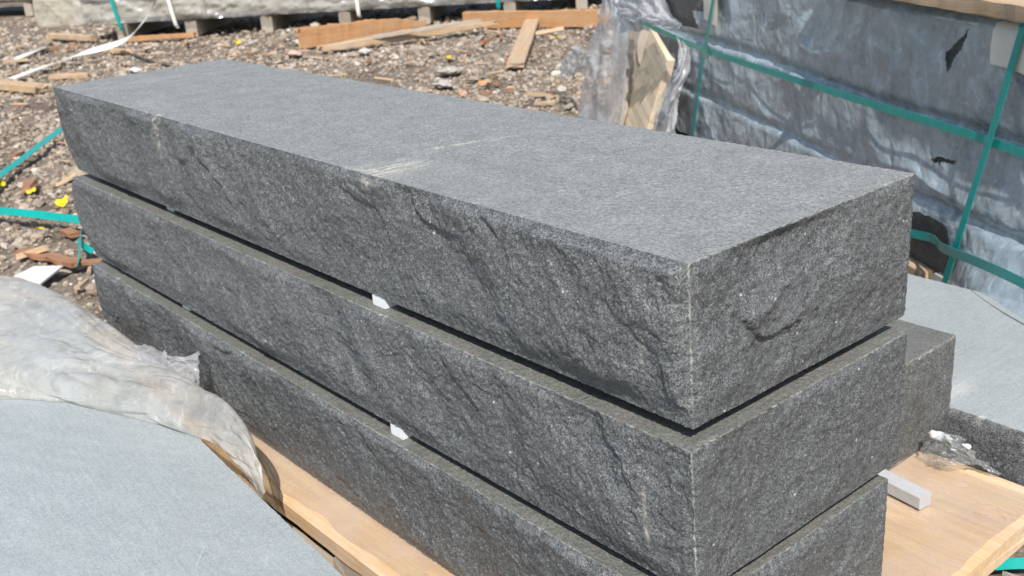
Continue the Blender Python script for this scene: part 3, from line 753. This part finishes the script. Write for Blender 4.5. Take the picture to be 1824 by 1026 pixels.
# crumpled bits by the right slab
put('torn_film', crumple([[A3(1640, 800, .15), A3(1668, 770, .19), A3(1700, 775, .2), A3(1722, 792, .17)], [A3(1645, 815, .15), A3(1680, 800, .175), A3(1712, 802, .18), A3(1740, 815, .16)], [A3(1660, 830, .14), A3(1700, 830, .155), A3(1740, 830, .15), A3(1790, 848, .14)]], 60, 60, 141, .010, M['film_dark'], 'torn_film', .9, .03),
    label='crumpled film scrap between the pallet deck and the right slab', cat='plastic film')
def lump(r, seed, sx=1, sy=1, sz=1, mat=None, name='lump', nu=18, nv=12, rough=.3):
    u = np.linspace(0, 2 * np.pi, nu, endpoint=False); v = np.linspace(.0, np.pi, nv)
    U, Vv = np.meshgrid(u, v, indexing='ij')
    x, y, z = np.cos(U) * np.sin(Vv), np.sin(U) * np.sin(Vv), np.cos(Vv)
    rr = r * (1 + rough * fbm(x * 1.3 + seed, y * 1.3 + z * 1.7, seed, 3))
    V = np.stack([x * rr * sx, y * rr * sy, z * rr * sz], -1)
    i, j = np.meshgrid(np.arange(nu), np.arange(nv - 1), indexing='ij'); a = i * nv + j; b = ((i + 1) % nu) * nv + j
    return mesh_np(name, V, np.stack([a, a + 1, b + 1, b], -1).reshape(-1, 4), [mat], smooth=True)
for k, (px, py, r) in enumerate([(1668, 776, .009), (1684, 779, .007), (1722, 795, .005)]):
    put('foam_crumb', lump(r, 150 + k, 1.5, 1, .8, M['foam'], 'foam_crumb'), loc=at(px, py, .185), label='white foam crumb on the crumpled film, ' + ('largest', 'middle one', 'smallest, at right')[k], cat='foam crumb', group='white foam crumbs')

# ------------------------------------------------------------------ far pallets of beige stone
def stone_pallet(F0, ang, length, depth, seed, label, straps, rows=4, wrap=True, legs=None, height0=.165):
    t = put('stone_pallet', None, label=label, cat='stone pallet', loc=(F0[0], F0[1], 0), rotz=ang, group='pallets of beige walling stone in the background')
    rg = np.random.RandomState(seed)
    legs = legs if legs is not None else np.linspace(.25, length - .15, max(2, int(length / .75)))
    for x in legs:
        put('leg', bx((x, .03, .07), (x, depth, .07), .10, .14, M['wood_gray'], 'leg', 5, n=8), t)
    put('deck_board', bx((0, .26, .152), (length, .26, .152), .12, .022, M['wood_gray'], 'deck_board', 6), t)
    put('deck_board', bx((0, depth - .06, .152), (length, depth - .06, .152), .12, .022, M['wood_gray'], 'deck_board', 7), t)
    z = height0
    for r in range(rows):
        x = 0.0; hh = .16 + .02 * rg.rand()
        while x < length - .1:
            l = min(length - x, .75 + .5 * rg.rand())
            if length - x - l < .2: l = length - x
            nu, nv = max(6, int(l / .016)), 14
            X, Z = np.meshgrid(np.linspace(0, l - .006, nu), np.linspace(0, hh - .006, nv), indexing='ij')
            mk = sm(0, .03, X) * sm(0, .03, l - .006 - X) * sm(0, .03, Z) * sm(0, .03, hh - .006 - Z)
            sd = seed * 17 + r * 5 + int(x * 100)
            pil = .045 * mk * (.7 + .6 * fbm(X * 4, Z * 7, sd, 3) + .5 * sm(0, .1, fbm(X * 6, Z * 9, sd + 3, 3)) + .25 * fbm(X * 30, Z * 30, sd + 5, 2))
            V = np.stack([X, -pil, Z], -1).reshape(-1, 3); F = gridF(nu, nv)
            n0 = len(V); dd = depth
            bx8 = np.array([(0, 0, 0), (l - .006, 0, 0), (l - .006, dd, 0), (0, dd, 0), (0, 0, hh - .006), (l - .006, 0, hh - .006), (l - .006, dd, hh - .006), (0, dd, hh - .006)], float)
            Fb = np.array([(3, 2, 1, 0), (4, 5, 6, 7), (1, 2, 6, 5), (2, 3, 7, 6), (3, 0, 4, 7)]) + n0
            put('stone', mesh_np('stone', np.concatenate([V, bx8]), np.concatenate([F, Fb]), [M['beige']], smooth=True), t, loc=(x, .03, z))
            x += l
        z += hh
    if wrap:
        nx_ = int(length / .02); X, Z = np.meshgrid(np.linspace(-.02, length + .02, nx_), np.linspace(.155, z + .02, 50), indexing='ij')
        cr = 1 - np.abs(fbm(X * 2.2 + Z, Z * 6, seed + 2, 4))
        put('plastic_wrap', mesh_np('plastic_wrap', np.stack([X, -.045 - .03 * cr ** 3, Z], -1), gridF(nx_, 50), [M['film_far']]), t)
    for (x, m_, lean) in straps:
        P = lerp_path([(x + lean, .3, z + .01), (x + lean, -.06, z), (x + lean * .4, -.085, z * .5), (x, -.075, .14), (x, -.03, .09)], 30)
        put('strap', sweep(P, .03, .002, (0, -1, .3), [m_], 'strap'), t)
    return t
F0 = np.array([-8.95, 2.52]); F1 = np.array([-5.98, 5.36]); an = math.atan2(F1[1] - F0[1], F1[0] - F0[0]); Lp = float(np.hypot(*(F1 - F0)))
sp = stone_pallet(F0, an, Lp, .9, 3, 'long pallet of beige split stone wrapped in clear film behind the gravel', [(.37, M['strap'], -.1), (.86, M['strap_white'], -.08), (3.62, M['strap'], .0), (2.45, M['strap_white'], 0)],
                  legs=[.33, .95, 1.62, 2.3, 2.98, 3.7])
put('paper_label', sweep([(2.28, -.095, .44), (2.40, -.097, .44), (2.52, -.095, .44)], .20, .002, (0, -1, 0), [M['paper']], 'paper_label'), sp)
a = at(985, 20, 0)
stone_pallet(a[:2], an + .05, 1.3, .9, 7, 'short beige stone pallet half hidden by the torn film', [(.5, M['strap'], -.02)], wrap=False)
a = at(75, 30, 0)
stone_pallet(a[:2] + np.array([-1.75, -1.2]), an - .1, 2.0, .9, 9, 'beige stone pallet in the upper left corner of the picture', [], wrap=False, rows=3)
put('paper_label' if 0 else 'stone_slab', stone_step(.5, .25, .3, 901, .0, .1, .01, .014, mats=[M['beige'], M['beige']], lean=0, rock_amp=1.5),
    label='beige broken stone leaning at the left end of the long pallet', cat='stone', loc=at(145, 42, 0) + np.array([.1, .0, -.03]), rotz=an)

# ------------------------------------------------------------------ loose timber on the gravel
def timber(p, q, w, t, mat, seed, label, lift=.0, up=(0, 0, 1), rough=.004, cap=.03, name='timber_plank', edge_on=False, taper=None, cat='timber'):
    p = np.array(p, float); q = np.array(q, float)
    n = 30; P = lerp_path([p, q], n); P[:, 2] += lift
    ws = np.full(n, w); ts = np.full(n, t)
    if taper is not None:
        ws = ws * np.interp(np.linspace(0, 1, n), *taper); ts = ts * np.interp(np.linspace(0, 1, n), *taper)
    return put(name, sweep(P, ws, ts, up, [mat], name, seed, rough, cap_rough=cap), label=label, cat=cat)
timber(at(543, 72, .06), at(742, 48, .05), .05, .15, M['wood_orange'], 80, 'thick orange timber lying in front of the long stone pallet', lift=.02, taper=([0, .6, .8, 1], [1, 1, .85, .3]), cap=.1, rough=.006)
timber(at(578, 86, .03), at(872, 42, .06), .07, .055, M['wood_pale'], 81, 'long split pale pole lying before the orange timber', taper=([0, .1, .5, .9, 1], [.7, 1, 1, .8, .5]), cap=.08, rough=.004)
timber(at(640, 78, .03), at(850, 44, .09), .04, .03, M['wood_gray'], 88, 'thin splintered strip lying along the split pole', lift=.03, taper=([0, .15, .5, .9, 1], [.5, 1, 1, .8, .5]), cap=.06, rough=.003)
timber(at(830, 33, .07), at(1085, 30, .07), .04, .13, M['wood_orange'], 82, 'long orange plank on edge below the short stone pallet', cap=.02, lift=-.01)
timber(at(918, 116, .03), at(948, 36, .05), .11, .03, M['wood_pale'], 83, 'pale board lying away from view on the gravel', cap=.03, rough=.003)
timber(at(-10, 150, .03), at(72, 158, .03), .10, .05, M['wood_pale'], 84, 'tan timber end on the gravel at the left edge')
timber(at(92, 64, .04), at(166, 68, .04), .06, .05, M['wood_pale'], 85, 'small pale stick near the left end of the long pallet')
timber(at(180, 88, .02), at(226, 92, .02), .06, .03, M['wood_pale'], 86, 'small tan offcut beside the white strap', cap=.05)
timber(at(100, 136, .02), at(150, 134, .02), .07, .03, M['wood_pale'], 87, 'pale wood offcut just beyond the far end of the top step', cap=.06)
timber(at(40, 447, .012), at(132, 468, .012), .045, .016, M['wood_red'], 89, 'reddish flat offcut on the gravel beside the middle step', cap=.02)
timber(at(118, 412, .01), at(134, 418, .01), .04, .016, M['wood_red'], 90, 'tiny reddish wood chip above the flat offcut', cap=.01)
timber(at(20, 108, .02), at(80, 85, .02), .06, .02, M['wood_gray'], 91, 'grey strip of wood left of the white strap', cap=.03)
timber(at(230, 70, .03), at(345, 62, .03), .05, .04, M['wood_orange'], 92, 'tan bottom rail lying under the long stone pallet', cap=.03)
timber(at(146, 468, .01), at(180, 466, .01), .02, .012, M['wood_red'], 93, 'small brown stick by the lowest step end', cap=.01)

# ------------------------------------------------------------------ loose straps
def gstrap(pts, w, mat, label, up=(0, 0, 1), n=60, name='loose_strap'):
    P = lerp_path(pts, n)
    return put(name, sweep(P, w, .0018, up, [mat], name), label=label, cat='strap')
gstrap([at(112, 228, .05), at(75, 255, .05), at(35, 286, .05), at(0, 312, .05), at(-40, 350, .05)], .032, M['strap'], 'green strap slanting across the gravel at the left edge', up=(.75, -.35, .55))
gstrap([at(-20, 374, .04), at(40, 379, .05), at(100, 386, .05), at(150, 392, .06)], .03, M['strap'], 'green strap running level to the middle step', up=(.5, -.6, .8))
gstrap([at(150, 392, .06), at(143, 420, .05), at(142, 448, .03), at(138, 472, .015)], .02, M['strap'], 'thin green strap end hanging beside the steps', up=(1, -1, .1))
gstrap([at(140, 425, .03), at(150, 438, .03), at(166, 448, .03)], .02, M['strap'], 'short green strap curl beside the steps', up=(.5, -.6, .8))
gstrap([at(20, 140, .03), at(80, 118, .05), at(150, 95, .05), at(220, 73, .12), at(250, 45, .3), at(272, 14, .45), at(282, -20, .6)], .05, M['strap_white'], 'white strap curving up from the gravel to the long pallet', up=(.6, -.7, .7))
gstrap([at(28, 105, .03), at(60, 92, .05), at(86, 84, .03)], .05, M['strap_white'], 'short grey-white strap scrap near the left edge', up=(.4, -.4, .8))
gstrap([at(1770, 1006, .03), at(1800, 1004, .03), at(1850, 1003, .03)], .018, M['strap'], 'green strap end on the gravel below the pallet deck at right', up=(.3, -.5, .8))

# ------------------------------------------------------------------ scraps
def scrap(px, py, z, w, h, mat, seed, label, name, cat, group=None, rot=0.0, curl=.3):
    nu = 14
    U, Vv = np.meshgrid(np.linspace(-.5, .5, nu), np.linspace(-.5, .5, nu), indexing='ij')
    Z = curl * min(w, h) * (fbm(U * 1.6 + seed, Vv * 1.6, seed, 3) + .5 * U * U) 
    X = U * w * (1 + .25 * pn(Vv * 3, U + seed, seed)); Y = Vv * h * (1 + .25 * pn(U * 3, Vv + seed, seed + 1))
    me = mesh_np(name, np.stack([X, Y, Z], -1), gridF(nu, nu), [mat])
    p = at(px, py, z)
    o = put(name, me, label=label, cat=cat, group=group, loc=p, rotz=rot)
    o.rotation_euler = (math.radians(22), 0, math.radians(49) + rot)
    return o
GY = 'yellow plastic scraps on the gravel'
for k, (px, py, w, h, lab) in enumerate([(109, 361, .055, .06, 'largest yellow plastic scrap, beside the middle step'), (55, 340, .045, .03, 'yellow scrap up and left of the largest one'),
        (3, 326, .03, .06, 'yellow scrap cut off by the left edge of the picture'), (424, 76, .085, .05, 'yellow scrap on the gravel below the long stone pallet'),
        (798, 101, .085, .04, 'yellow scrap on the gravel behind the top step'), (72, 407, .022, .03, 'tiny yellow scrap below the level green strap'),
        (992, 64, .05, .03, 'faint yellow scrap at the right end of the gravel'), (107, 95, .05, .025, 'faint yellow scrap beside the white strap'), (873, 138, .035, .02, 'tiny yellow scrap before the pale board')]):
    scrap(px, py, .03, w * .8, h * .8, M['yellow'], 160 + k, lab, 'plastic_scrap', 'plastic scrap', GY, rot=.4 * k, curl=.35)
def flat_piece(poly, mat, name, label, cat, z=.02, t=.006):
    P = np.array([at(x, y, z) for x, y in poly]); n = len(P); B = P - [0, 0, t]
    me = bpy.data.meshes.new(name)
    me.from_pydata(list(map(tuple, np.concatenate([P, B]))), [], [tuple(range(n))[::-1], tuple(range(n, 2 * n))] + [(i, (i + 1) % n, n + (i + 1) % n, n + i) for i in range(n)])
    me.materials.append(mat); me.update()
    return put(name, me, label=label, cat=cat)
flat_piece([(20, 494), (60, 474), (112, 473), (72, 505), (40, 500)], M['paper'], 'paper_scrap', 'white card scrap on the gravel above the milky sheet', 'card')
put('clod', lump(.05, 171, 1.5, 1, .6, plain('sandy clod', (.33, .27, .20), .95, .3, 40., .1, .006), 'clod'), loc=at(142, 308, .02), label='sandy clod of earth beside the gap under the top step', cat='clod')
for k, (px, py, r, c, lab) in enumerate([(650, 92, .045, (.52, .50, .47), 'white lump below the split pole'), (800, 126, .06, (.40, .37, .33), 'pale stone patch below the yellow scrap behind the top step'), (790, 150, .05, (.40, .37, .34), 'lower of the two pale stones behind the top step'),
        (525, 95, .05, (.55, .40, .33), 'pinkish stone below the thick orange timber'), (540, 75, .07, (.5, .46, .42), 'grey stone at the end of the thick orange timber'), (240, 125, .04, (.62, .6, .57), 'white stone just beyond the top step')]):
    put('loose_stone', lump(r, 180 + k, 1.3, 1, .38, plain('stone %d' % k, c, .9, .2, 25., .1, .004), 'loose_stone', rough=.5), loc=at(px, py, .02), label=lab, cat='stone')
for k, (px, py, w, lab) in enumerate([(862, 148, .07, 'orange dry leaf behind the top step'), (820, 165, .06, 'pinkish leaf scrap at the top step edge'), (985, 172, .04, 'small brown leaf at the right of the gravel')]):
    scrap(px, py, .03, w, w * .6, plain('leaf %d' % k, [(.5, .24, .12), (.48, .30, .22), (.4, .2, .1)][k], .8, .2, 40.), 190 + k, lab, 'dry_leaf', 'leaf', rot=k * .8, curl=.5)

# ------------------------------------------------------------------ gravel
rg = np.random.RandomState(42)
def ico():
    p = (1 + 5 ** .5) / 2
    V = np.array([(-1, p, 0), (1, p, 0), (-1, -p, 0), (1, -p, 0), (0, -1, p), (0, 1, p), (0, -1, -p), (0, 1, -p), (p, 0, -1), (p, 0, 1), (-p, 0, -1), (-p, 0, 1)], float)
    F = np.array([(0, 11, 5), (0, 5, 1), (0, 1, 7), (0, 7, 10), (0, 10, 11), (1, 5, 9), (5, 11, 4), (11, 10, 2), (10, 7, 6), (7, 1, 8), (3, 9, 4), (3, 4, 2), (3, 2, 6), (3, 6, 8), (3, 8, 9), (4, 9, 5), (2, 4, 11), (6, 2, 10), (8, 6, 7), (9, 8, 1)])
    return V / np.linalg.norm(V[0]), F
IV, IF = ico()
n0 = 520000
px = rg.uniform(-12, 2.6, n0); py = rg.uniform(-1.6, 7.4, n0)
q = project(np.stack([px, py, np.zeros(n0)], 1))
inn = (q[:, 0] > -250) & (q[:, 0] < 2050) & (q[:, 1] > -80) & (q[:, 1] < 1200)
ok = (q[:, 2] > .3) & (q[:, 0] > -1500) & (q[:, 0] < 3600) & (q[:, 1] > -120) & (inn | (rg.rand(n0) < .32))
inside = (px > -1.7) & (px < .05) & (py > -.1) & (py < .8)
ok &= ~inside
px, py, dist = px[ok], py[ok], q[ok, 2]
r = np.exp(rg.normal(math.log(.0072), .52, len(px))); r = np.clip(r, .004, .045)
ok = (r > .0011 * dist) & (rg.rand(len(px)) < np.where(dist < 3.2, .8, .62))
px, py, r, dist = px[ok], py[ok], r[ok], dist[ok]
clump = fbm(px * 1.3, py * 1.3, 77, 3)
ok = rg.rand(len(px)) < np.clip(.62 + clump * .6, .22, 1)
px, py, r = px[ok], py[ok], r[ok]
n = min(len(px), 80000); px, py, r = px[:n], py[:n], r[:n]
scl = r[:, None] * np.stack([rg.uniform(.8, 1.45, n), rg.uniform(.7, 1.2, n), rg.uniform(.5, .95, n)], 1)
V = IV[None] * (1 + rg.uniform(-.25, .25, (n, 12, 1))) * scl[:, None, :]
an_ = rg.uniform(0, 6.283, n); tl = rg.normal(0, .35, n)
ca, sa = np.cos(an_)[:, None], np.sin(an_)[:, None]; ct_, st_ = np.cos(tl)[:, None], np.sin(tl)[:, None]
y2 = V[..., 1] * ct_ - V[..., 2] * st_; z2 = V[..., 1] * st_ + V[..., 2] * ct_
V = np.stack([V[..., 0] * ca - y2 * sa, V[..., 0] * sa + y2 * ca, z2], -1)
V += np.stack([px, py, gz(px, py) - .012 + r * rg.uniform(.1, .55, n)], 1)[:, None, :]
F = (IF[None] + (np.arange(n) * 12)[:, None, None]).reshape(-1, 3)
pal_ = np.array([(.38, .325, .27), (.25, .22, .195), (.47, .43, .375), (.14, .12, .10), (.33, .255, .19), (.60, .57, .53), (.22, .175, .14), (.42, .355, .29)])
ci = rg.choice(len(pal_), n, p=[.2, .16, .13, .12, .12, .05, .12, .10])
cc = (pal_[ci] * .62 + np.array([.29, .23, .175]) * .38) * rg.uniform(.82, 1.3, (n, 1))
put('gravel', mesh_np('gravel', V, F, [M['stones']], smooth=False, color=np.repeat(cc, 12, 0)), kind='stuff', label='mixed beige and grey gravel over dark soil', cat='gravel')

def splinters(n, seed, mat, name, label, cat, lmin, lmax, wr):
    rg = np.random.RandomState(seed); V = []; G = []; F = []
    k = 0
    while k < n:
        x, y = rg.uniform(-10, -1.9), rg.uniform(-.3, 6.2)
        q = project([(x, y, 0)])[0]
        if q[2] < .3 or not (-200 < q[0] < 2000 and -40 < q[1] < 1100): continue
        l = rg.uniform(lmin, lmax) * (1 if rg.rand() < .85 else 1.8); w = l * rg.uniform(*wr); t = w * rg.uniform(.25, .6); a = rg.uniform(0, 6.28); ti = rg.normal(0, .12)
        d = np.array([math.cos(a), math.sin(a), ti]); p = np.array([-math.sin(a), math.cos(a), rg.normal(0, .2)]); u = np.cross(d, p)
        c = np.array([x, y, float(gz(np.array([x]), np.array([y]))[0]) + .004 + t])
        b = len(V)
        for (i, j, m_) in ((-1, -1, 0), (-1, 1, 0), (1, rg.uniform(-.9, 0), 0), (1, rg.uniform(.1, .9), 0), (-1, -.8, 1), (-1, .8, 1), (.9, -.4, 1), (.9, .3, 1)):
            V.append(c + d * i * l / 2 + p * j * w / 2 + u * (m_ - .5) * t); G.append((i * l / 2 + k, j * w / 2, m_ * t))
        F += [(b, b + 1, b + 3, b + 2), (b + 4, b + 6, b + 7, b + 5), (b, b + 4, b + 5, b + 1), (b + 2, b + 3, b + 7, b + 6), (b, b + 2, b + 6, b + 4), (b + 1, b + 5, b + 7, b + 3)]
        k += 1
    put(name, mesh_np(name, V, F, [mat], smooth=False, attrs={'gc': np.array(G)}), kind='stuff', label=label, cat=cat)
splinters(430, 5, M['wood_pale'], 'wood_splinters', 'pale wood splinters and chips strewn over the gravel', 'wood chips', .03, .13, (.08, .3))
splinters(200, 6, M['wood_red'], 'bark_chips', 'brown bark chips strewn over the gravel', 'bark chips', .02, .08, (.2, .5))
splinters(110, 7, M['wood_gray'], 'pale_debris', 'pale flakes of debris strewn over the gravel', 'debris', .02, .07, (.3, .8))
